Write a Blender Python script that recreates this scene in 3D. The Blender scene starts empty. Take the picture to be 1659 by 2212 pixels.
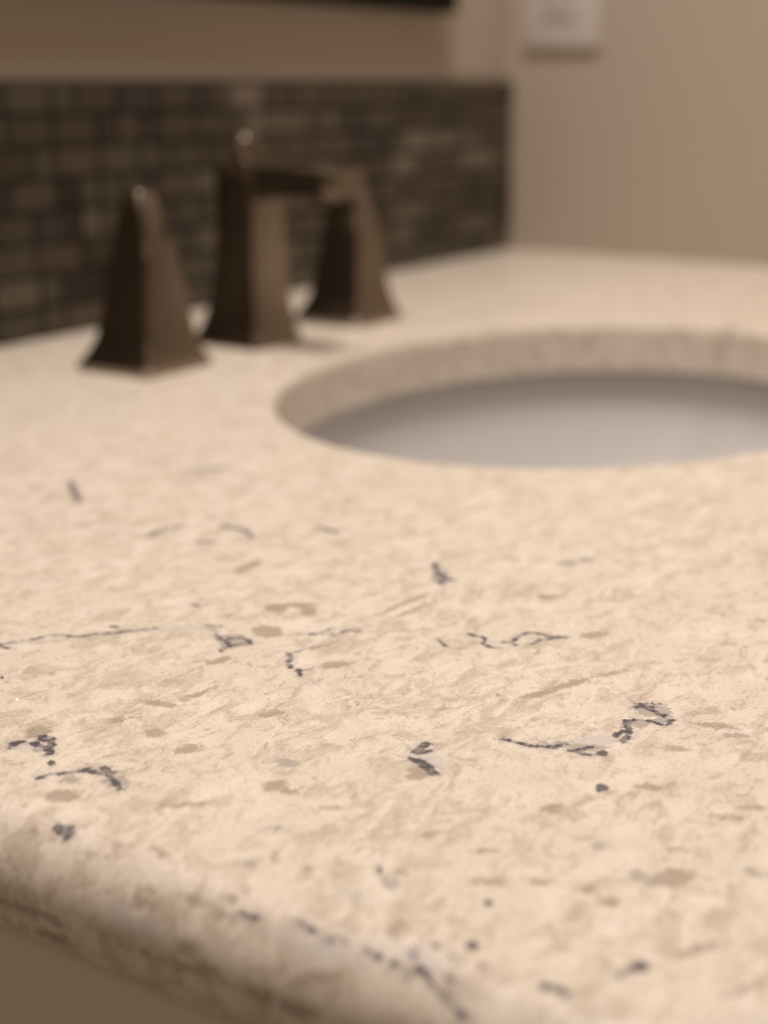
import bpy, bmesh, math, random
import numpy as np
from mathutils import Vector

# ---------------------------------------------------------------- camera, light, exposure
SC = bpy.context.scene
COL = SC.collection
H = 0.15                     # backsplash height = lens height above the stone
ZC = 0.88                    # countertop surface above the floor

cam_d = bpy.data.cameras.new('camera')
cam = bpy.data.objects.new('camera', cam_d)
COL.objects.link(cam)
cam.location = (-1.23043, -0.66168, ZC + H)
cam.rotation_euler = Vector((0.80655, 0.52078, -0.27976)).to_track_quat('-Z', 'Y').to_euler()
cam_d.sensor_fit = 'VERTICAL'
cam_d.sensor_height = 36.0
cam_d.sensor_width = 27.0
cam_d.lens = 52.0
cam_d.clip_start = 0.02
cam_d.dof.use_dof = True
cam_d.dof.focus_distance = 0.365
cam_d.dof.aperture_fstop = 6.8
SC.camera = cam

world = bpy.data.worlds.new('room_air')
SC.world = world
world.use_nodes = True
bg = world.node_tree.nodes['Background']
bg.inputs[0].default_value = (1.0, 0.86, 0.72, 1)
bg.inputs[1].default_value = 0.05


def lamp(name, loc, size, power, col, direction):
    d = bpy.data.lights.new(name, 'AREA')
    d.shape = 'DISK'
    d.size = size
    d.energy = power
    d.color = col
    o = bpy.data.objects.new(name, d)
    COL.objects.link(o)
    o.location = loc
    o.rotation_euler = Vector(direction).to_track_quat('-Z', 'Y').to_euler()
    return o


lamp('ceiling_lamp', (-0.68, -0.45, 2.36), 0.45, 20.3, (1.0, 0.885, 0.805), (0, 0, -1))
lamp('added_fill_light', (-2.7, -0.55, 2.36), 0.60, 6.3, (1.0, 0.885, 0.785), (0, 0, -1))  # added fill, brightens the cabinet end panel and the slab edge

SC.view_settings.view_transform = 'Standard'
SC.view_settings.look = 'None'
SC.view_settings.gamma = 1.0
SC.view_settings.use_curve_mapping = False
SC.view_settings.exposure = 0.0


# ---------------------------------------------------------------- helpers
def material(name, color, rough=0.5, metal=0.0, coat=0.0, bump=None):
    m = bpy.data.materials.new(name)
    m.use_nodes = True
    nt = m.node_tree
    b = nt.nodes['Principled BSDF']
    b.inputs['Base Color'].default_value = (*color, 1)
    b.inputs['Roughness'].default_value = rough
    b.inputs['Metallic'].default_value = metal
    b.inputs['Coat Weight'].default_value = coat
    if bump:
        scale, strength, dist, var = bump
        tc = nt.nodes.new('ShaderNodeTexCoord')
        n = nt.nodes.new('ShaderNodeTexNoise')
        n.inputs['Scale'].default_value = scale
        n.inputs['Detail'].default_value = 4
        nt.links.new(tc.outputs['Object'], n.inputs['Vector'])
        bp = nt.nodes.new('ShaderNodeBump')
        bp.inputs['Strength'].default_value = strength
        bp.inputs['Distance'].default_value = dist
        nt.links.new(n.outputs['Fac'], bp.inputs['Height'])
        nt.links.new(bp.outputs['Normal'], b.inputs['Normal'])
        r = nt.nodes.new('ShaderNodeMapRange')
        r.inputs['To Min'].default_value = 1 - var
        r.inputs['To Max'].default_value = 1 + var
        nt.links.new(n.outputs['Fac'], r.inputs['Value'])
        mx = nt.nodes.new('ShaderNodeVectorMath')
        mx.operation = 'SCALE'
        mx.inputs[0].default_value = color
        nt.links.new(r.outputs['Result'], mx.inputs['Scale'])
        nt.links.new(mx.outputs['Vector'], b.inputs['Base Color'])
    return m


def mesh_obj(name, verts, faces, mats, parent=None, smooth=False, mat_index=None):
    me = bpy.data.meshes.new(name)
    me.from_pydata([tuple(v) for v in verts], [], faces)
    for m in (mats if isinstance(mats, (list, tuple)) else [mats]):
        me.materials.append(m)
    if mat_index is not None:
        me.polygons.foreach_set('material_index', mat_index)
    me.polygons.foreach_set('use_smooth', [smooth] * len(me.polygons))
    me.update()
    o = bpy.data.objects.new(name, me)
    COL.objects.link(o)
    if parent:
        o.parent = parent
    return o


def bm_obj(name, bm, mat, parent=None, smooth=False):
    bmesh.ops.recalc_face_normals(bm, faces=bm.faces)
    me = bpy.data.meshes.new(name)
    bm.to_mesh(me)
    bm.free()
    me.materials.append(mat)
    me.polygons.foreach_set('use_smooth', [smooth] * len(me.polygons))
    if smooth:
        me.set_sharp_from_angle(angle=math.radians(35))
    o = bpy.data.objects.new(name, me)
    COL.objects.link(o)
    if parent:
        o.parent = parent
    return o


def add_box(bm, lo, hi, bevel=0.0, seg=2):
    r = bmesh.ops.create_cube(bm, size=1.0)
    vs = r['verts']
    for v in vs:
        v.co = Vector([lo[i] + (v.co[i] + 0.5) * (hi[i] - lo[i]) for i in range(3)])
    if bevel:
        es = list({e for v in vs for e in v.link_edges})
        bmesh.ops.bevel(bm, geom=es, offset=bevel, segments=seg, affect='EDGES', profile=0.5)


def box_obj(name, lo, hi, mat, parent=None, bevel=0.0):
    bm = bmesh.new()
    add_box(bm, lo, hi, bevel)
    return bm_obj(name, bm, mat, parent, smooth=bevel > 0)


def add_lathe(bm, prof, center, n=32, axis='Z'):
    rings = []
    for r, z in prof:
        ring = []
        for k in range(n):
            a = 2 * math.pi * k / n
            p = (r * math.cos(a), r * math.sin(a), z)
            if axis == 'X':
                p = (p[2], p[0], p[1])
            elif axis == 'Y':
                p = (p[0], p[2], p[1])
            ring.append(bm.verts.new(Vector(center) + Vector(p)))
        rings.append(ring)
    for a, b in zip(rings, rings[1:]):
        for k in range(n):
            bm.faces.new((a[k], a[(k + 1) % n], b[(k + 1) % n], b[k]))
    bm.faces.new(rings[0][::-1])
    bm.faces.new(rings[-1])


def rounded_ring(cx, cy, sx, sy, r, zf):
    pts = []
    r = min(r, sx * 0.49, sy * 0.49)
    for qx, qy, a0 in ((1, 1, 0), (-1, 1, 90), (-1, -1, 180), (1, -1, 270)):
        for k in range(5):
            a = math.radians(a0 + 90 * k / 4)
            x = qx * (sx / 2 - r) + r * math.cos(a)
            y = qy * (sy / 2 - r) + r * math.sin(a)
            pts.append((cx + x, cy + y, zf(x, y)))
    return pts


def add_loft(bm, rings):
    vr = [[bm.verts.new(p) for p in ring] for ring in rings]
    n = len(vr[0])
    for a, b in zip(vr, vr[1:]):
        for k in range(n):
            bm.faces.new((a[k], a[(k + 1) % n], b[(k + 1) % n], b[k]))
    bm.faces.new(vr[0][::-1])
    bm.faces.new(vr[-1])


def empty(name, loc, label, cat, group=None):
    o = bpy.data.objects.new(name, None)
    o.empty_display_size = 0.02
    COL.objects.link(o)
    o.location = loc
    return tag(o, label, cat, group)


def tag(o, label, cat, group=None):
    o['label'] = label
    o['category'] = cat
    if group:
        o['group'] = group
    return o


def structure(o, label=None, cat=None):
    o['kind'] = 'structure'
    if label:
        tag(o, label, cat)
    return o


# ---------------------------------------------------------------- materials
M_WALL = material('beige_wall_paint', (0.442, 0.370, 0.298), 0.75, bump=(140, 0.12, 0.002, 0.04))
M_CEIL = material('ceiling_paint', (0.70, 0.66, 0.60), 0.85, bump=(90, 0.1, 0.002, 0.03))
M_FLOOR = material('floor_tile', (0.50, 0.43, 0.35), 0.5, bump=(6, 0.05, 0.002, 0.15))
M_CABINET = material('taupe_cabinet_paint', (0.74, 0.67, 0.575), 0.45, bump=(60, 0.04, 0.001, 0.03))
M_PORCELAIN = material('white_porcelain', (0.66, 0.645, 0.635), 0.38, coat=0.0)
M_BRONZE = material('brushed_dark_bronze', (0.295, 0.250, 0.203), 0.22, 1.0, bump=(900, 0.05, 0.0002, 0.05))
M_BLACK = material('black_frame_paint', (0.006, 0.005, 0.004), 0.7)
M_BLACK.node_tree.nodes['Principled BSDF'].inputs['Specular IOR Level'].default_value = 0.12
M_MIRROR = material('mirror_glass', (0.85, 0.86, 0.86), 0.02, 1.0)
M_PLATE = material('white_plastic', (0.60, 0.56, 0.52), 0.4)
M_ROCKER = material("switch_plastic", (0.56, 0.52, 0.485), 0.4)
M_GROUT = material('dark_grout', (0.008, 0.007, 0.005), 0.85, bump=(700, 0.3, 0.0005, 0.2))
TILES = [material('brown_glass_tile', (0.052, 0.041, 0.026), 0.22, bump=(160, 0.15, 0.001, 0.25)),
         material('olive_stone_tile', (0.065, 0.053, 0.034), 0.42, bump=(220, 0.25, 0.001, 0.3)),
         material('russet_tile', (0.072, 0.049, 0.032), 0.38, bump=(220, 0.25, 0.001, 0.3)),
         material('charcoal_tile', (0.034, 0.029, 0.023), 0.2, bump=(160, 0.15, 0.001, 0.25)),
         material('tan_stone_tile', (0.104, 0.084, 0.059), 0.45, bump=(220, 0.25, 0.001, 0.3)),
         material('painted_arc_light_tile', (0.153, 0.126, 0.099), 0.35, bump=(220, 0.25, 0.001, 0.2))]  # last one: paler colour standing in for light on the mosaic

# ---------------------------------------------------------------- slab marks, in 1/100 mm on the slab: veins (half width mm, points), chips and painted glints (centre, two half axes)
VEINS=[(0.45,[(-96600,-36417,0),(-96171,-36692,0),(-95738,-36969,0),(-95380,-37058,0),(-95212,-37251,0),(-95035,-37793,0),(-94752,-37964,0),(-94191,-38497,0),(-93769,-38812,0),(-93271,-39242,0)]),
(0.3,[(-95380,-37058,0),(-95115,-37335,0),(-95035,-37793,0)]),
(0.3,[(-96699,-36523,0),(-96677,-37004,0)]),
(0.5,[(-92351,-40322,0),(-92164,-40680,0)]),
(0.3,[(-92476,-40678,0),(-92826,-41080,0)]),
(0.55,[(-92826,-41014,0),(-92994,-41415,0),(-93063,-41635,0),(-93173,-41854,0),(-92937,-42025,0),(-92791,-42252,0),(-92651,-42013,0),(-92586,-41717,0),(-92798,-41456,0),(-93008,-41459,0)]),
(0.45,[(-93242,-41876,0),(-93448,-41878,0),(-93666,-41858,0)]),
(0.3,[(-92651,-42013,0),(-92467,-42034,0)]),
(0.35,[(-91501,-42932,0),(-91093,-43363,0),(-90806,-43401,0),(-90530,-43418,0)]),
(0.35,[(-91074,-43860,0),(-90773,-43858,0),(-90484,-43899,0),(-90327,-44142,0),(-90215,-44384,0)]),
(0.2,[(-91223,-43295,0),(-90880,-43693,0)]),
(0.55,[(-92784,-43412,0),(-92798,-43642,0)]),
(0.6,[(-92853,-43619,0),(-93351,-43955,0),(-93614,-44210,0)]),
(0.5,[(-93605,-44462,0),(-93907,-44757,0)]),
(0.3,[(-93690,-44448,0),(-93452,-44699,0)]),
(0.25,[(-94191,-45347,0),(-93898,-45346,0)]),
(0.2,[(-92730,-43623,0),(-92287,-43739,0),(-91685,-44095,0)]),
(0.8,[(-101164,-41593,0),(-100926,-41496,0),(-100717,-41585,0)]),
(0.9,[(-100660,-41909,0),(-100723,-42276,0),(-100814,-42593,0)]),
(1.0,[(-100324,-41766,0),(-100377,-42064,0),(-100550,-42358,0),(-100873,-42592,0)]),
(0.6,[(-100263,-41766,0),(-100238,-42137,0),(-100477,-42285,0)]),
(0.7,[(-101890,-43297,0),(-101638,-43346,0),(-101333,-43691,0),(-100985,-43927,0)]),
(0.8,[(-101031,-43942,0),(-101038,-44190,0),(-100959,-44356,0),(-100777,-44552,0)]),
(0.9,[(-100716,-44170,0),(-100897,-44495,0),(-101034,-44706,0)]),
(0.9,[(-101125,-44902,0),(-101315,-45187,0)]),
(1.0,[(-103243,-45180,-83),(-103277,-45454,-96),(-103130,-45473,-49)]),
(1.0,[(-103180,-45494,-63),(-103263,-45639,-90),(-103346,-45545,-123)]),
(0.8,[(-83938,-42888,0),(-84703,-43432,0),(-85038,-43920,0),(-85013,-44208,0)]),
(0.7,[(-85341,-43864,0),(-85498,-44192,0)]),
(0.6,[(-88823,-46945,0),(-88910,-47145,0)]),
(0.45,[(-88924,-47123,0),(-88856,-47428,0),(-89048,-47593,0),(-89268,-47643,0),(-89430,-47908,0),(-89339,-48178,0)]),
(0.45,[(-88934,-48030,0),(-88749,-48252,0),(-88264,-48213,0),(-87831,-48280,0),(-87786,-48550,0),(-87775,-48836,0),(-87699,-49088,0),(-87548,-49388,0)]),
(0.35,[(-88932,-48422,0),(-88560,-48804,0),(-88150,-48853,0),(-87863,-49098,0),(-87673,-49392,0)]),
(0.4,[(-87799,-49066,0),(-87529,-49350,0)]),
(0.35,[(-89694,-46460,0),(-89991,-46846,0)]),
(0.2,[(-90017,-47128,0),(-89895,-47381,0)]),
(0.6,[(-94441,-51069,0),(-94440,-51354,0),(-94406,-51827,0),(-94201,-52330,0)]),
(0.6,[(-94156,-52307,0),(-93872,-52468,0)]),
(0.9,[(-94154,-52725,0),(-93783,-53024,0)]),
(0.5,[(-94183,-52680,0),(-94151,-53139,0),(-93983,-53354,0)]),
(0.9,[(-91867,-53101,0),(-92377,-53399,0),(-92812,-53496,0),(-93044,-53516,0)]),
(0.5,[(-91930,-53104,0),(-91595,-53421,0),(-91605,-53607,0)]),
(0.9,[(-90980,-52933,0),(-90781,-53294,0)]),
(0.8,[(-90964,-53273,0),(-91061,-53535,0),(-91119,-53754,0)]),
(0.5,[(-90775,-52881,0),(-90514,-53392,0)]),
(0.7,[(-91627,-53773,0),(-91594,-54023,0),(-91266,-54032,0)]),
(0.5,[(-92770,-53274,0),(-92468,-53259,0)]),
(1.1,[(-96158,-49713,0),(-95898,-49655,0),(-95687,-49704,0)]),
(1.2,[(-96538,-49847,0),(-96548,-50053,0),(-96779,-50441,0),(-96934,-50632,0)]),
(0.5,[(-96272,-49808,0),(-95897,-49933,0)]),
(0.5,[(-103365,-51556,-132),(-103409,-51833,-153),(-103452,-51990,-174)]),
(0.35,[(-103469,-52336,-183),(-103392,-52624,-144),(-103368,-52915,-133),(-103436,-53213,-166),(-103469,-53384,-183),(-103476,-53686,-187),(-103526,-54109,-216)]),
(0.6,[(-103401,-54176,-149),(-103442,-54317,-169),(-103513,-54514,-209)]),
(0.25,[(-103514,-54486,-209),(-103628,-54745,-284),(-103727,-55132,-361),(-103834,-55426,-464)]),
(0.2,[(-103058,-53827,-32),(-103324,-54128,-114)]),
(0.8,[(-102888,-56394,-6),(-102811,-56577,-1),(-102844,-56771,-3),(-102873,-56917,-5)]),
(0.4,[(-101880,-57414,0),(-101602,-57484,0),(-101456,-57578,0)]),
(1.0,[(-101505,-57529,0),(-101390,-57655,0)]),
(0.9,[(-82876,-25622,0),(-83867,-26835,0),(-84700,-27928,0)]),
(0.8,[(-86754,-33116,0),(-85960,-32943,0),(-85094,-33256,0)]),
(0.9,[(-84345,-34417,0),(-84240,-35198,0),(-84818,-36114,0)]),
(1,[(-86300,-34991,0),(-86087,-35320,0)]),
(1,[(-79381,-28412,0),(-78321,-28970,0),(-77966,-29518,0)]),
(0.9,[(-82585,-37350,0),(-82824,-38205,0)]),
(0.3,[(-103575,-50289,-247),(-103565,-50504,-241)]),
(0.4,[(-103566,-50561,-242),(-103569,-50761,-243)]),
(0.1,[(-102813,-54157,-1),(-102885,-54443,-6),(-102985,-54789,-18)]),
(0.4,[(-103357,-54771,-128),(-103392,-54980,-144)]),
(0.1,[(-100987,-51767,0),(-101238,-52039,0)]),
(0.0,[(-101078,-49002,0),(-100756,-49243,0)])]
TAN=[((-90056,-41085,0),(209,-323,0),(-319,-239,0)),
((-89532,-41449,0),(337,-522,0),(-196,-143,0)),
((-89794,-42078,0),(148,-229,0),(-414,-297,0)),
((-91771,-42042,0),(189,-414,0),(-382,-279,0)),
((-94201,-42274,0),(363,-178,0),(-167,-158,0)),
((-97292,-42841,0),(174,-454,0),(-156,-127,0)),
((-98642,-42608,0),(232,-177,0),(-96,-99,0)),
((-100173,-41520,0),(240,-153,0),(-295,-345,0)),
((-102253,-44384,0),(242,-318,0),(-217,-221,0)),
((-99321,-47946,0),(225,-160,0),(-183,-162,0)),
((-99409,-48343,0),(118,-290,0),(-109,-74,0)),
((-98669,-43898,0),(144,-224,0),(-178,-156,0)),
((-87339,-37972,0),(662,-58,0),(-259,-252,0)),
((-96958,-53649,0),(140,-217,0),(-225,-113,0)),
((-91005,-55033,0),(161,-497,0),(-182,-60,0)),
((-92713,-54774,0),(106,-277,0),(-143,-52,0)),
((-84876,-47370,0),(94,-294,0),(-265,-124,0)),
((-98269,-56898,0),(314,-346,0),(-342,-158,0)),
((-102727,-53369,0),(114,-177,0),(-281,-177,-22)),
((-103118,-46803,-46),(19,-228,5),(-98,-59,-28)),
((-103506,-46451,-204),(34,-319,19),(-65,-38,-40)),
((-102983,-47872,-18),(-99,-310,-19),(-90,-15,-17)),
((-101869,-49896,0),(51,-79,0),(-141,-106,0)),
((-90588,-50928,0),(773,-332,0),(-148,-94,0)),
((-89467,-51458,0),(465,-312,0),(-110,-59,0)),
((-91550,-50549,0),(439,-298,0),(-150,-90,0)),
((-87508,-44058,0),(1123,-149,0),(-118,-98,0)),
((-88014,-44615,0),(941,-184,0),(-117,-94,0)),
((-87034,-49916,0),(319,-307,0),(-226,-115,0)),
((-97030,-50312,0),(299,-150,0),(-298,-237,0)),
((-99544,-55689,0),(76,-118,0),(-149,-70,0)),
((-103455,-44682,-176),(29,-95,15),(-74,-72,-43)),
((-96336,-43246,0),(560,-112,0),(-96,-106,0)),
((-98938,-45132,0),(321,-138,0),(-153,-161,0)),
((-92751,-45066,0),(418,-310,0),(-179,-139,0)),
((-96202,-45573,0),(301,-197,0),(-167,-145,0)),
((-101939,-50692,0),(56,-86,0),(-156,-112,0)),
((-103911,-48171,-550),(27,-346,32),(-63,-21,-82)),
((-103633,-49249,-287),(39,-251,27),(-74,-42,-57)),
((-103663,-49905,-310),(-21,-405,-16),(-57,-4,-46)),
((-104154,-49423,-972),(2,-241,5),(-47,34,-147)),
((-104250,-45904,-1493),(0,-300,-44),(4,78,-118)),
((-104220,-50039,-1203),(-2,-230,-11),(-17,42,-104)),
((-104179,-45925,-1955),(-10,-562,34),(49,92,-131)),
((-104250,-45240,-1498),(0,-700,26),(4,52,-105)),
((-104244,-49479,-1360),(3,-837,29),(-5,28,-76)),
((-104239,-51265,-1316),(0,-665,0),(-9,35,-96)),
((-104236,-52114,-1295),(8,-444,51),(-13,33,-141)),
((-103960,-52550,-613),(150,-459,175),(-38,-43,-54)),
((-103747,-48157,-379),(2,-327,2),(-77,-14,-73)),
((-103373,-49963,-136),(34,-100,15),(-77,-60,-38)),
((-100920,-52270,0),(89,-138,0),(-90,-57,0)),
((-99326,-53319,0),(153,-237,0),(-98,-55,0)),
((-99259,-52075,0),(324,-249,0),(-94,-68,0)),
((-100337,-53985,0),(198,-306,0),(-128,-70,0)),
((-97081,-56692,0),(179,-277,0),(-107,-43,0)),
((-94626,-57183,0),(162,-251,0),(-102,-36,0)),
((-95270,-56954,0),(171,-345,0),(-120,-41,0)),
((-94902,-54954,0),(167,-258,0),(-145,-62,0)),
((-99799,-54819,0),(71,-296,0),(-135,-54,0)),
((-99765,-56276,0),(107,-166,0),(-145,-66,0)),
((-100343,-58260,0),(543,-362,0),(-119,-68,0)),
((-101055,-59376,0),(341,-237,0),(-96,-52,0)),
((-99485,-49659,0),(135,-209,0),(-86,-60,0)),
((-101185,-46831,0),(328,-371,0),(-63,-58,0)),
((-97341,-39147,0),(53,-82,0),(-92,-92,0))]
GRAY=[((-98542,-56313,0),(35,-220,0),(-183,-58,0)),
((-98597,-56552,0),(-19,-191,0),(-102,-23,0)),
((-101371,-52319,0),(104,-162,0),(-278,-178,0)),
((-91859,-53414,0),(182,-187,0),(-243,-116,0)),
((-98267,-47525,0),(62,-303,0),(-179,-112,0)),
((-97947,-55141,0),(72,-111,0),(-138,-64,0)),
((-102321,-49601,0),(227,-32,0),(-75,-97,0)),
((-101058,-45006,0),(169,-117,0),(-202,-217,0)),
((-101552,-43905,0),(143,-173,0),(-114,-117,0)),
((-81536,-46432,0),(104,-345,0),(-306,-139,0)),
((-80877,-46828,0),(148,-228,0),(-308,-146,0)),
((-100824,-42303,0),(117,-182,0),(-107,-109,0)),
((-90980,-53403,0),(249,-386,0),(-364,-154,0)),
((-91344,-53860,0),(123,-190,0),(-305,-127,0)),
((-93839,-52752,0),(271,-701,0),(-162,-71,0)),
((-92889,-41710,0),(252,-391,0),(-441,-350,0)),
((-84938,-43658,0),(174,-270,0),(-691,-412,0)),
((-97229,-58151,0),(-22,-166,0),(-171,-29,0)),
((-102322,-52163,0),(43,-66,0),(-148,-99,0)),
((-91291,-55661,0),(180,-278,0),(-125,-45,0)),
((-101125,-44902,0),(145,-225,0),(-168,-155,0))]
DARK=[((-95499,-54113,0),(78,-120,0),(-183,-85,0)),
((-93875,-53386,0),(76,-118,0),(-135,-62,0)),
((-93847,-38143,0),(86,-134,0),(-70,-64,0)),
((-91196,-38948,0),(57,-166,0),(-70,-55,0)),
((-101190,-42998,0),(52,-80,0),(-104,-104,0)),
((-92788,-53246,0),(54,-84,0),(-143,-65,0)),
((-102481,-54786,0),(-3,-143,0),(-164,-54,0)),
((-102804,-54200,-1),(39,-64,1),(-98,-59,-7)),
((-101447,-57592,0),(74,-115,0),(-126,-55,0)),
((-98240,-38219,0),(33,-51,0),(-66,-71,0)),
((-103428,-54308,-162),(27,-80,14),(-77,-47,-42)),
((-102902,-55213,-8),(31,-56,3),(-76,-43,-10)),
((-101025,-54324,0),(48,-75,0),(-104,-57,0)),
((-90654,-41398,0),(1,-1,0),(-3,-2,0))]
PALE=[((-93324,-52988,0),(645,-536,0),(-310,-168,0)),
((-96393,-50294,0),(58,-306,0),(-337,-169,0)),
((-93012,-39710,0),(490,-615,0),(-196,-172,0)),
((-100857,-41883,0),(236,-365,0),(-214,-221,0)),
((-102162,-51948,0),(70,-269,0),(-131,-72,0)),
((-104094,-47649,-835),(33,-243,63),(-61,-46,-140)),
((-103636,-52327,-290),(35,-1135,25),(-141,-27,-117)),
((-104137,-48230,-929),(29,-449,66),(-43,-2,-119)),
((-103210,-54155,-72),(-56,-642,-19),(-173,-25,-68))]
PAINTED_GLINT=[((-101283,-52263,0),(20,-30,0),(59,38,0)),((-99027,-39620,0),(22,-34,0),(73,76,0)),((-86542,-49249,0),(14,-22,0),(68,33,0)),((-95641,-46184,0),(9,-14,0),(34,25,0))]


def seg_distance(P, a, b):
    ab = b - a
    t = np.clip(((P - a) @ ab) / max(ab @ ab, 1e-12), 0, 1)
    return np.linalg.norm(P - a - t[:, None] * ab, axis=1)


def vein_field(P):
    """millimetres from the edge of the nearest dark vein"""
    f = np.full(len(P), 9.0)
    for w, pts in VEINS:
        q = np.array(pts) * 1e-5
        for a, b in zip(q, q[1:]):
            lo, hi = np.minimum(a, b) - 0.009, np.maximum(a, b) + 0.009
            i = np.nonzero(((P >= lo) & (P <= hi)).all(1))[0]
            if len(i):
                f[i] = np.minimum(f[i], seg_distance(P[i], a, b) * 1000 - w)
    return f


def spot_field(P, spots):
    """millimetres from the edge of the nearest chip or painted glint"""
    f = np.full(len(P), 9.0)
    for c, a, b in spots:
        c, a, b = np.array(c) * 1e-5, np.array(a) * 1e-5, np.array(b) * 1e-5
        la, lb = max(np.linalg.norm(a), 1e-4), max(np.linalg.norm(b), 1e-4)
        R = max(la, lb) + 0.01
        i = np.nonzero((np.abs(P - c) <= R).all(1))[0]
        if not len(i):
            continue
        d = P[i] - c
        n = np.cross(a, b)
        n = n / max(np.linalg.norm(n), 1e-12)
        G = np.array([a, b, n * la])
        uvw = np.linalg.solve(G.T, d.T).T
        r = np.sqrt((uvw ** 2).sum(1))
        f[i] = np.minimum(f[i], (r - 1) * 1000 * min(la, lb) * 1.3)
    return f


# ---------------------------------------------------------------- quartz material
def quartz():
    m = bpy.data.materials.new('cream_quartz')
    m.use_nodes = True
    nt = m.node_tree
    N, L = nt.nodes, nt.links
    b = N['Principled BSDF']
    b.inputs['Roughness'].default_value = 0.30
    b.inputs['Specular IOR Level'].default_value = 0.18
    tc = N.new('ShaderNodeTexCoord')
    mp = N.new('ShaderNodeMapping')
    mp.inputs['Rotation'].default_value = (0, 0, math.radians(22))
    mp.inputs['Scale'].default_value = (0.68, 1.1, 1.0)
    L.new(tc.outputs['Object'], mp.inputs['Vector'])

    def noise(scale, detail, dist=0.0, vec=None, rough=0.55):
        n = N.new('ShaderNodeTexNoise')
        n.inputs['Scale'].default_value = scale
        n.inputs['Detail'].default_value = detail
        n.inputs['Roughness'].default_value = rough
        n.inputs['Distortion'].default_value = dist
        L.new((vec or mp.outputs['Vector']), n.inputs['Vector'])
        return n.outputs['Fac']

    def math_(op, a, b2=None, c=None):
        n = N.new('ShaderNodeMath')
        n.operation = op
        for i, v in enumerate((a, b2, c)):
            if v is None:
                continue
            if isinstance(v, (int, float)):
                n.inputs[i].default_value = v
            else:
                L.new(v, n.inputs[i])
        return n.outputs[0]

    def step(v, lo, hi, out0=0.0, out1=1.0):
        n = N.new('ShaderNodeMapRange')
        n.interpolation_type = 'SMOOTHSTEP'
        n.inputs['From Min'].default_value = lo
        n.inputs['From Max'].default_value = hi
        n.inputs['To Min'].default_value = out0
        n.inputs['To Max'].default_value = out1
        L.new(v, n.inputs['Value'])
        return n.outputs['Result']

    def mix(fac, a, b2):
        n = N.new('ShaderNodeMix')
        n.data_type = 'RGBA'
        if isinstance(fac, (int, float)):
            n.inputs['Factor'].default_value = fac
        else:
            L.new(fac, n.inputs['Factor'])
        for s, v in (('A', a), ('B', b2)):
            sock = [i for i in n.inputs if i.name == s and i.type == 'RGBA'][0]
            if isinstance(v, tuple):
                sock.default_value = (*v, 1)
            else:
                L.new(v, sock)
        return [o for o in n.outputs if o.type == 'RGBA'][0]

    def attr(name):
        a = N.new('ShaderNodeAttribute')
        a.attribute_name = name
        return a.outputs['Fac']

    iso = tc.outputs['Object']
    big = noise(45, 6, 0.8, None, 0.62)
    mid = noise(135, 8, 1.0, None, 0.68)
    fine = noise(420, 6, 0.6, None, 0.65)
    grain = noise(1900, 2, 0, iso)
    wob = noise(520, 3, 0.4, iso)
    wob2 = noise(1500, 2, 0, iso)

    CREAM, PALE = (0.770, 0.695, 0.590), (0.835, 0.765, 0.665)
    BEIGE, TAN = (0.610, 0.530, 0.430), (0.385, 0.315, 0.240)
    LILAC, GRAY, SLATE = (0.62, 0.575, 0.54), (0.40, 0.375, 0.335), (0.085, 0.078, 0.092)
    c = mix(step(big, 0.40, 0.62), CREAM, PALE)
    c = mix(math_('MULTIPLY', step(math_('ADD', math_('MULTIPLY', mid, 0.7), math_('MULTIPLY', big, 0.3)), 0.45, 0.58), 0.80), c, BEIGE)
    c = mix(math_('MULTIPLY', step(math_('ADD', math_('MULTIPLY', fine, 0.55), math_('MULTIPLY', mid, 0.45)), 0.52, 0.62), 0.65), c, (0.49, 0.405, 0.315))
    c = mix(math_('MULTIPLY', step(noise(230, 6, 1.6, None, 0.62), 0.60, 0.69), 0.65), c, TAN)
    c = mix(math_('MULTIPLY', step(noise(950, 5, 0.4, iso, 0.7), 0.51, 0.64), 0.45), c, (0.46, 0.385, 0.30))
    # light chips
    vo = N.new('ShaderNodeTexVoronoi')
    vo.inputs['Scale'].default_value = 75
    vo.inputs['Randomness'].default_value = 1.0
    L.new(mp.outputs['Vector'], vo.inputs['Vector'])
    chip = math_('ADD', vo.outputs['Distance'], math_('MULTIPLY', math_('SUBTRACT', wob, 0.5), 0.55))
    c = mix(math_('MULTIPLY', step(chip, 0.20, 0.32, 1.0, 0.0), 0.55), c, PALE)
    # the chips and veins that lie where they lie on this slab
    w1 = math_('MULTIPLY', math_('SUBTRACT', wob, 0.5), 6.0)
    w2 = math_('MULTIPLY', math_('SUBTRACT', wob2, 0.5), 2.4)
    jit = math_('ADD', w1, w2)
    pale = step(math_('ADD', attr('pale'), jit), -1.5, 2.0, 0.75, 0.0)
    c = mix(pale, c, LILAC)
    tan = step(math_('ADD', attr('tan'), jit), -1.0, 0.9, 0.78, 0.0)
    c = mix(tan, c, TAN)
    gray = step(math_('ADD', attr('gray'), jit), -0.5, 0.5, 0.75, 0.0)
    c = mix(gray, c, GRAY)
    halo = step(math_('ADD', attr('vein'), jit), 0.2, 1.6, 0.35, 0.0)
    c = mix(halo, c, (0.36, 0.33, 0.34))
    jv = math_('MULTIPLY', jit, 0.42)
    vein = step(math_('ADD', attr('vein'), jv), -0.25, 0.35, 0.94, 0.0)
    brk = step(wob, 0.40, 0.62, 1.0, 0.6)
    c = mix(math_('MULTIPLY', vein, brk), c, SLATE)
    dark = step(math_('ADD', attr('dark'), jv), -0.3, 0.3, 0.9, 0.0)
    c = mix(dark, c, (0.11, 0.10, 0.11))
    painted_glint = step(attr('painted_glint'), -0.1, 0.1, 1.0, 0.0)  # specular sparkle painted into the base colour as white dots
    c = mix(painted_glint, c, (1.0, 1.0, 1.0))
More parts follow.
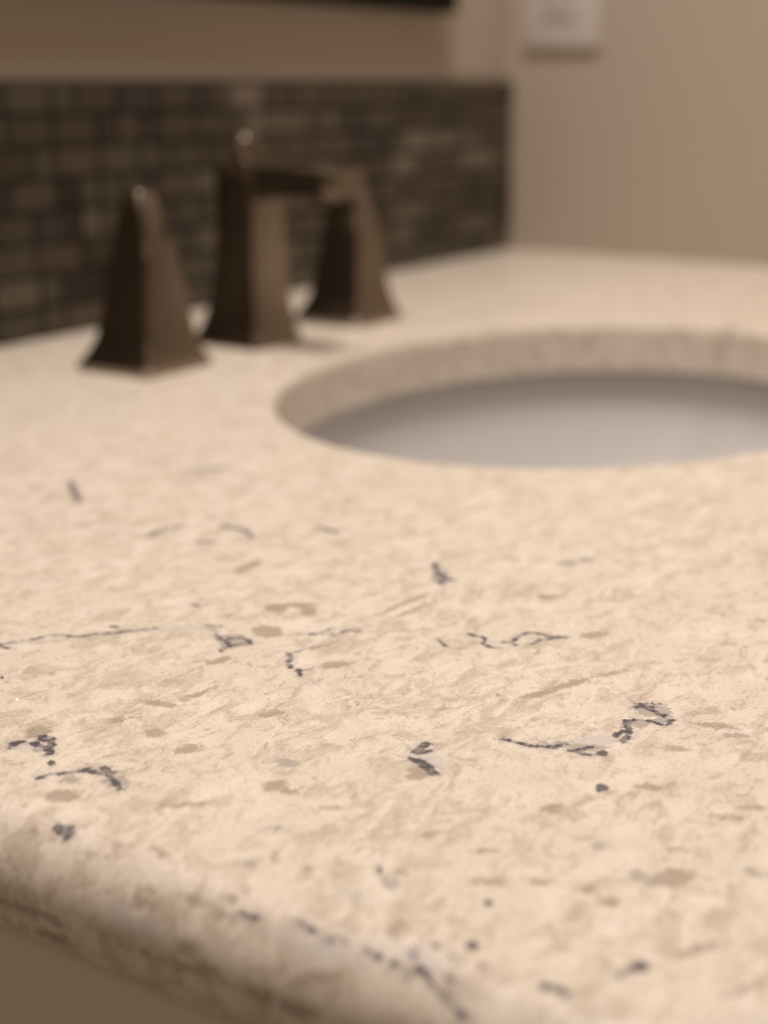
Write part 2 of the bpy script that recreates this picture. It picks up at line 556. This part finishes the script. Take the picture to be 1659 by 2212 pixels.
    g = step(grain, 0.3, 0.7, 0.90, 1.08)
    sc = N.new('ShaderNodeVectorMath')
    sc.operation = 'SCALE'
    L.new(c, sc.inputs[0])
    L.new(g, sc.inputs['Scale'])
    L.new(sc.outputs['Vector'], b.inputs['Base Color'])
    return m


M_QUARTZ = quartz()

# ---------------------------------------------------------------- room shell
RX0, RY0, RZ1 = -3.4, -2.8, 2.44
structure(box_obj('floor', (RX0 - .1, RY0 - .1, -0.1), (.1, .1, 0), M_FLOOR))
structure(box_obj('ceiling', (RX0 - .1, RY0 - .1, RZ1), (.1, .1, RZ1 + .1), M_CEIL))
structure(box_obj('wall_back', (RX0 - .1, 0, 0), (.1, .1, RZ1), M_WALL))
structure(box_obj('wall_right', (0, RY0 - .1, 0), (.1, 0, RZ1), M_WALL))
structure(box_obj('wall_left', (RX0 - .1, RY0 - .1, 0), (RX0, 0, RZ1), M_WALL))
structure(box_obj('wall_front', (RX0, RY0 - .1, 0), (0, RY0, RZ1), M_WALL))

# ---------------------------------------------------------------- countertop slab
XI, RB, RC, FO = -1.0275, 0.015, 0.03, 0.60       # inner edge line, bullnose radius, corner radius, depth
EX, EO, EA, EB = -0.5313, 0.3412, 0.1982, 0.1481  # sink cut-out ellipse
X1, X2, O1, O2 = -0.735, -0.327, 0.187, 0.495     # rectangle round the cut-out


def make_countertop():
    V, F = [], []
    base = [0]

    def grid(P):                                  # P: (ni, nj, 3)
        ni, nj = P.shape[:2]
        V.append(P.reshape(-1, 3))
        idx = base[0] + np.arange(ni * nj).reshape(ni, nj)
        F.append(np.stack([idx[:-1, :-1], idx[1:, :-1], idx[1:, 1:], idx[:-1, 1:]], -1).reshape(-1, 4))
        base[0] += ni * nj

    # left part: fine grid, its front follows the rounded corner
    xs = np.arange(0, 1.00001, 1 / 460.0)
    xs = XI + (X1 - XI) * xs
    os_ = np.concatenate([np.linspace(0, .22, 90)[:-1], np.linspace(.22, .36, 150)[:-1], np.linspace(.36, FO, 400)]) / FO
    front = np.where(xs < XI + RC, FO - RC + np.sqrt(np.maximum(0, RC ** 2 - (xs - XI - RC) ** 2)), FO)
    P = np.zeros((len(xs), len(os_), 3))
    P[..., 0] = xs[:, None]
    P[..., 1] = -(os_[None, :] * front[:, None])
    grid(P[:, ::-1])

    def rect(xa, xb, oa, ob, nx, no):
        X, O = np.meshgrid(np.linspace(xa, xb, nx + 1), np.linspace(ob, oa, no + 1), indexing='ij')
        grid(np.stack([X, -O, 0 * X], -1))
    rect(X1, X2, 0, O1, 120, 60)
    rect(X1, X2, O2, FO, 200, 60)
    rect(X2, 0, 0, FO, 40, 60)
    # ring between the rectangle and the oval cut-out, then the polished cut edge
    n = 320
    a = np.linspace(0, 2 * np.pi, n + 1)
    ex, eo = EX + EA * np.cos(a), EO + EB * np.sin(a)
    dx, do = np.cos(a) * EA, np.sin(a) * EB
    with np.errstate(divide='ignore', invalid='ignore'):
        t = np.minimum(np.where(dx > 0, (X2 - EX) / dx, (X1 - EX) / dx), np.where(do > 0, (O2 - EO) / do, (O1 - EO) / do))
    rx, ro = EX + t * dx, EO + t * do
    for cxr, cor in ((X1, O1), (X1, O2), (X2, O1), (X2, O2)):       # hit the corners exactly
        k = np.argmin((rx - cxr) ** 2 + (ro - cor) ** 2)
        rx[k], ro[k] = cxr, cor
    s = np.linspace(1, 0, 40)[None, :]
    P = np.stack([ex[:, None] + (rx - ex)[:, None] * s, -(eo[:, None] + (ro - eo)[:, None] * s), 0 * s + 0 * ex[:, None]], -1)
    grid(P)
    rows = []
    for off, z in ((0, 0), (.0004, -.0008), (.0015, -.0015)) + tuple((.0015, -.0015 - .0285 * k / 10) for k in range(1, 11)):
        rows.append(np.stack([EX + (EA - .0015 + 0 * off + (0.0015 - off)) * np.cos(a), -(EO + (EB - off) * np.sin(a)), z + 0 * a], -1) if z else np.stack([ex, -eo, 0 * a], -1))
    grid(np.stack(rows, 1))
    # full bullnose along the open end, round the corner and along the front
    path, nor = [], []
    for o in np.linspace(0, FO - RC, 620):
        path.append((XI, o)); nor.append((-1, 0))
    for k in range(1, 60):
        q = math.pi / 2 * k / 60
        nor.append((-math.cos(q), math.sin(q)))
        path.append((XI + RC - RC * math.cos(q), FO - RC + RC * math.sin(q)))
    for x in np.linspace(XI + RC, 0, 300):
        path.append((x, FO)); nor.append((0, 1))
    path, nor = np.array(path), np.array(nor)
    q = np.linspace(0, np.pi, 49)
    hx, hz = RB * np.sin(q), -RB + RB * np.cos(q)
    P = np.stack([path[:, :1] + nor[:, :1] * hx, -(path[:, 1:] + nor[:, 1:] * hx), np.tile(hz, (len(path), 1))], -1)
    grid(P)
    # underside round the bowl
    under = path[::4]
    rect_in = np.array([(EX + EA * 1.0 * math.cos(t2), EO + EB * math.sin(t2)) for t2 in np.arctan2((under[:, 1] - EO), (under[:, 0] - EX))])
    Pn = np.stack([np.stack([under[:, 0], -under[:, 1], 0 * under[:, 0] - .03], -1), np.stack([rect_in[:, 0], -rect_in[:, 1], 0 * under[:, 0] - .03], -1)], 1)
    grid(Pn)
    V = np.concatenate(V)
    F = np.concatenate(F)
    me = bpy.data.meshes.new('countertop')
    me.vertices.add(len(V))
    W = V.copy()
    W[:, 2] += ZC
    me.vertices.foreach_set('co', W.astype(np.float32).ravel())
    me.loops.add(F.size)
    me.loops.foreach_set('vertex_index', F.astype(np.int32).ravel())
    me.polygons.add(len(F))
    me.polygons.foreach_set('loop_start', (np.arange(len(F)) * 4).astype(np.int32))
    me.polygons.foreach_set('use_smooth', np.ones(len(F), bool))
    me.update(calc_edges=True)
    me.validate()
    for name, val in (('vein', vein_field(V)), ('tan', spot_field(V, TAN)), ('gray', spot_field(V, GRAY)),
                      ('dark', spot_field(V, DARK)), ('pale', spot_field(V, PALE)),
                      ('painted_glint', spot_field(V, PAINTED_GLINT))):
        at = me.attributes.new(name, 'FLOAT', 'POINT')
        at.data.foreach_set('value', val.astype(np.float32))
    me.materials.append(M_QUARTZ)
    o = bpy.data.objects.new('countertop', me)
    COL.objects.link(o)
    return o


tag(make_countertop(), 'cream quartz vanity countertop with dark veins, rounded edge and oval sink cut-out', 'countertop')

# ---------------------------------------------------------------- undermount sink
sink = empty('undermount_sink', (EX, -EO, ZC - 0.03), 'white oval porcelain sink set under the quartz countertop', 'sink')


def make_bowl():
    n = 96
    prof = [(1.12, 0.0), (1.05, 0.0), (1.04, -0.004), (1.035, -0.014)]
    for k in range(1, 22):
        q = math.pi / 2 * k / 22
        prof.append((1.03 * math.cos(q) ** 0.62 if k < 22 else 0, -0.012 - 0.125 * math.sin(q) ** 1.15))
    prof = [p for p in prof if p[0] > 0.13] + [(0.115, -0.1385)]
    out = [(r + (0.06 if r < 1.1 else 0), z - 0.010) for r, z in reversed(prof)]
    vs, fs = [], []
    allp = prof + out
    for r, z in allp:
        for k in range(n):
            a = 2 * math.pi * k / n
            # the bottom turns from oval to round
            f = min(1, max(0, (r - 0.12) / 0.5))
            ra = EA * f + 0.17 * (1 - f)
            rb = EB * f + 0.17 * (1 - f)
            vs.append((ra * r * math.cos(a), rb * r * math.sin(a), z))
    m = len(allp)
    for i in range(m):
        for k in range(n):
            j = (i + 1) % m
            fs.append((i * n + k, i * n + (k + 1) % n, j * n + (k + 1) % n, j * n + k))
    return mesh_obj('basin', vs, fs, M_PORCELAIN, sink, smooth=True)


make_bowl()
bm = bmesh.new()
add_lathe(bm, [(0.0215, -0.150), (0.0215, -0.1375), (0.020, -0.1365), (0.017, -0.1378), (0.014, -0.1372), (0.004, -0.1366)], (0, 0, 0), 40)
dr = bm_obj('drain', bm, M_BRONZE, sink, smooth=True)
dr['label'] = 'bronze drain'

# ---------------------------------------------------------------- mosaic backsplash
def make_backsplash():
    rng = random.Random(11)
    pitch, gap, depth = 0.01863, 0.0028, 0.007
    x0, x1 = -1.0425, 0.0
    ARC_LIGHT_TILES = [(-.1915, .0869), (-.1558, .0947), (-.1183, .096), (-.0787, .0899), (-.0538, .0802), (-.3758, .1407), (-.3843, .1267)]  # tiles coloured paler to paint an arc of light across the mosaic
    vs, fs, mi = [], [], []

    def add(verts, faces, m):
        b0 = len(vs)
        vs.extend(verts)
        fs.extend([tuple(b0 + i for i in f) for f in faces])
        mi.extend([m] * len(faces))

    y = 0.0
    add([(x0, y, ZC), (x1, y, ZC), (x1, y, ZC + H), (x0, y, ZC + H), (x0, -depth + .0022, ZC), (x1, -depth + .0022, ZC), (x1, -depth + .0022, ZC + H), (x0, -depth + .0022, ZC + H)],
        [(0, 1, 2, 3), (4, 7, 6, 5), (0, 3, 7, 4), (1, 5, 6, 2), (3, 2, 6, 7), (0, 4, 5, 1)], 0)
    ncol = int(round((x1 - x0) / pitch))
    for r in range(8):
        k = 0
        while k < ncol:
            w = 2 if (rng.random() < 0.42 and k + 2 <= ncol) else 1
            xa, xb = x0 + k * pitch + gap / 2, min(x1, x0 + (k + w) * pitch) - gap / 2
            za, zb = ZC + 0.0004 + r * pitch + gap / 2, ZC + 0.0004 + (r + 1) * pitch - gap / 2
            c, tilt = 0.0009, rng.uniform(-.0004, .0004)
            yb, yf = -depth + .0026, -depth - rng.uniform(0, .0008)
            v = [(xa, yb, za), (xb, yb, za), (xb, yb, zb), (xa, yb, zb),
                 (xa, yf + c, za), (xb, yf + c, za), (xb, yf + c, zb), (xa, yf + c, zb),
                 (xa + c, yf + tilt, za + c), (xb - c, yf - tilt, za + c), (xb - c, yf - tilt, zb - c), (xa + c, yf + tilt, zb - c)]
            f = [(0, 1, 5, 4), (1, 2, 6, 5), (2, 3, 7, 6), (3, 0, 4, 7), (4, 5, 9, 8), (5, 6, 10, 9), (6, 7, 11, 10), (7, 4, 8, 11), (8, 9, 10, 11)]
            kind = rng.choices([1, 2, 3, 4, 5], [30, 30, 16, 14, 10])[0]
            if any(xa - .002 < lx < xb + .002 and za - .002 < ZC + lz < zb + .002 for lx, lz in ARC_LIGHT_TILES):
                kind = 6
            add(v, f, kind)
            k += w
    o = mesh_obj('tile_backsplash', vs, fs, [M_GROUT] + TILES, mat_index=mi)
    return tag(o, 'dark brown mosaic tile backsplash along the back of the countertop', 'backsplash')


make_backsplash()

# ---------------------------------------------------------------- faucet: spout and two handles
FY = -0.1205


def make_handle(x, label):
    h = empty('lever_tap', (x, FY, ZC), label, 'tap', 'tapered bronze faucet handles')
    bm = bmesh.new()
    rings = []
    for z, sx, sy, dy in ((0, .0530, .0510, 0), (.0035, .0530, .0510, 0), (.0050, .0505, .0485, 0), (.010, .0450, .0432, -.0010), (.018, .0398, .0375, -.0020),
                          (.030, .0360, .0328, -.0025), (.048, .0300, .0296, -.0028), (.0620, .0240, .0276, -.0028)):
        rings.append(rounded_ring(0, dy, sx, sy, .0006 if z < .012 else .0016, lambda a, b, z=z: z))
    add_loft(bm, rings)
    bm_obj('handle_base', bm, M_BRONZE, h, smooth=True)
    bm = bmesh.new()
    rings = [rounded_ring(0, -.0028, .0240, .0276, .0016, lambda a, b: .0620)]
    for z, dy, sl, sx, sy in ((.0660, -.0028, .0, .0216, .0266), (.0760, -.0025, .05, .0188, .0222), (.0860, -.0020, .10, .0160, .0170),
                              (.0935, -.0018, .18, .0142, .0128), (.0950, -.0018, .20, .0122, .0108)):
        rings.append(rounded_ring(0, dy, sx, sy, .0024, lambda a, b, z=z, sl=sl: z + sl * b))
    add_loft(bm, rings)
    bm_obj('lever', bm, M_BRONZE, h, smooth=True)
    return h


make_handle(EX - .1010, 'square tapered bronze tap handle nearest the open end, left of the spout')
make_handle(EX + .0955, 'square tapered bronze tap handle on the far side of the spout, toward the corner')

sp = empty('faucet_spout', (EX - .0065, -.1178, ZC), 'dark bronze square faucet spout standing between two tapered handles', 'faucet')
bm = bmesh.new()
rings = []
for z, sx, sy, dy in ((0, .0460, .0475, 0), (.0035, .0460, .0475, 0), (.0050, .0445, .0455, 0), (.012, .0400, .0400, -.001), (.025, .0355, .0335, -.0025),
                      (.045, .0335, .0290, -.0035), (.065, .0320, .0275, -.004), (.090, .0310, .0268, -.004), (.1040, .0310, .0268, -.004), (.1050, .0300, .0258, -.004)):
    rings.append(rounded_ring(0, dy, sx, sy, .0014, lambda a, b, z=z: z))
add_loft(bm, rings)
bm_obj('spout_body', bm, M_BRONZE, sp, smooth=True)
bm = bmesh.new()
rings = []
for y, zl, zh, w in ((-.0100, .0800, .1048, .0286), (-.022, .0850, .1046, .0286), (-.040, .0872, .1040, .0286), (-.062, .0884, .1030, .0286),
                     (-.0745, .0888, .1020, .0286), (-.0752, .0893, .1014, .0278)):
    ring = rounded_ring(0, 0, w, zh - zl, .00025, lambda a, b: 0)
    rings.append([(px, y, (zl + zh) / 2 + pz) for px, pz, _ in ring])
add_loft(bm, rings)
bm_obj('spout_arm', bm, M_BRONZE, sp, smooth=True)
bm = bmesh.new()
add_lathe(bm, [(.0085, .0850), (.0085, .0895), (.0070, .0900)], (0, -.060, 0), 24)
bm_obj('aerator', bm, M_BRONZE, sp, smooth=True)
bm = bmesh.new()
add_lathe(bm, [(.0024, .0990), (.0024, .1060), (.0050, .1072), (.0074, .1110), (.0084, .1150), (.0080, .1195), (.0058, .1225), (.0018, .1235)], (0, -.0010, -.0025), 28)
bm_obj('lift_rod', bm, M_BRONZE, sp, smooth=True)

# ---------------------------------------------------------------- mirror above the backsplash
MX0, MX1, MZ0, MZ1, MD = -0.939, -0.124, ZC + 0.2035, ZC + 1.02, 0.020
mir = empty('wall_mirror', ((MX0 + MX1) / 2, 0, MZ0), 'black framed mirror hanging on the wall above the mosaic backsplash', 'mirror')
cx_, cz_ = (MX0 + MX1) / 2, MZ0
bm = bmesh.new()
fw = 0.034
for lo, hi in (((MX0, -MD, MZ0), (MX1, -.001, MZ0 + fw)), ((MX0, -MD, MZ1 - fw), (MX1, -.001, MZ1)),
               ((MX0, -MD, MZ0 + fw), (MX0 + fw, -.001, MZ1 - fw)), ((MX1 - fw, -MD, MZ0 + fw), (MX1, -.001, MZ1 - fw))):
    add_box(bm, (lo[0] - cx_, lo[1], lo[2] - cz_), (hi[0] - cx_, hi[1], hi[2] - cz_), 0.0015)
bm_obj('mirror_frame', bm, M_BLACK, mir, smooth=True)
box_obj('mirror_pane', (MX0 + fw - .004 - cx_, -.010, fw - .004), (MX1 - fw + .004 - cx_, -.004, MZ1 - MZ0 - fw + .004), M_MIRROR, mir)

# ---------------------------------------------------------------- switch plate on the right wall
PY, PZ = -0.054, ZC + 0.236
pl = empty('wall_switch', (0, PY, PZ), 'white switch plate on the beige side wall near the corner', 'switch')
box_obj('cover_plate', (-.0060, -.0375, -.0585), (-.0003, .0375, .0585), M_PLATE, pl, bevel=.0022)
rk = box_obj('rocker', (-.0085, -.0165, -.0335), (-.0055, .0165, .0335), M_ROCKER, pl, bevel=.0015)

# ---------------------------------------------------------------- vanity cabinet below
VX0, VX1, VF = -1.0165, -0.004, -0.578
cab = empty('vanity_cabinet', ((VX0 + VX1) / 2, VF / 2, 0), 'taupe painted vanity cabinet under the quartz countertop', 'cabinet')
ox, oy = (VX0 + VX1) / 2, VF / 2
t = .018
zb, zt = .10, ZC - .0305
bm = bmesh.new()
for lo, hi in (((VX0, VF, 0), (VX0 + t, -.003, zt)), ((VX1 - t, VF, 0), (VX1, -.003, zt)), ((VX0 + t, VF, zb), (VX1 - t, -.003, zb + t)),
               ((VX0 + t, -.012, zb + t), (VX1 - t, -.003, zt)), ((VX0 + t, VF + .05, 0), (VX1 - t, VF + .065, zb)),
               ((VX0 + t, VF, zt - .06), (VX1 - t, VF + .018, zt))):
    add_box(bm, (lo[0] - ox, lo[1] - oy, lo[2]), (hi[0] - ox, hi[1] - oy, hi[2]), 0.0008, 1)
bm_obj('cabinet_body', bm, M_CABINET, cab)
for s in (0, 1):
    xa = VX0 + .004 + s * (VX1 - VX0) / 2
    xb = xa + (VX1 - VX0) / 2 - .008
    bm = bmesh.new()
    za, zc2, y1, y0 = zb + .01, zt - .065, VF - .0005, VF - .0195
    for lo, hi in (((xa, y0, za), (xa + .055, y1, zc2)), ((xb - .055, y0, za), (xb, y1, zc2)), ((xa + .055, y0, za), (xb - .055, y1, za + .055)),
                   ((xa + .055, y0, zc2 - .055), (xb - .055, y1, zc2)), ((xa + .05, y0 + .009, za + .05), (xb - .05, y1 - .002, zc2 - .05))):
        add_box(bm, (lo[0] - ox, lo[1] - oy, lo[2]), (hi[0] - ox, hi[1] - oy, hi[2]), 0.0012, 1)
    d = bm_obj('door', bm, M_CABINET, cab)
    bm = bmesh.new()
    kx = (xb - .028) if s == 0 else (xa + .028)
    add_lathe(bm, [(.005, 0), (.005, -.012), (.013, -.016), (.015, -.021), (.012, -.026), (.004, -.027)], (kx - ox, y0 - oy, zc2 - .09), 24, 'Y')
    bm_obj('knob', bm, M_BRONZE, d, smooth=True)
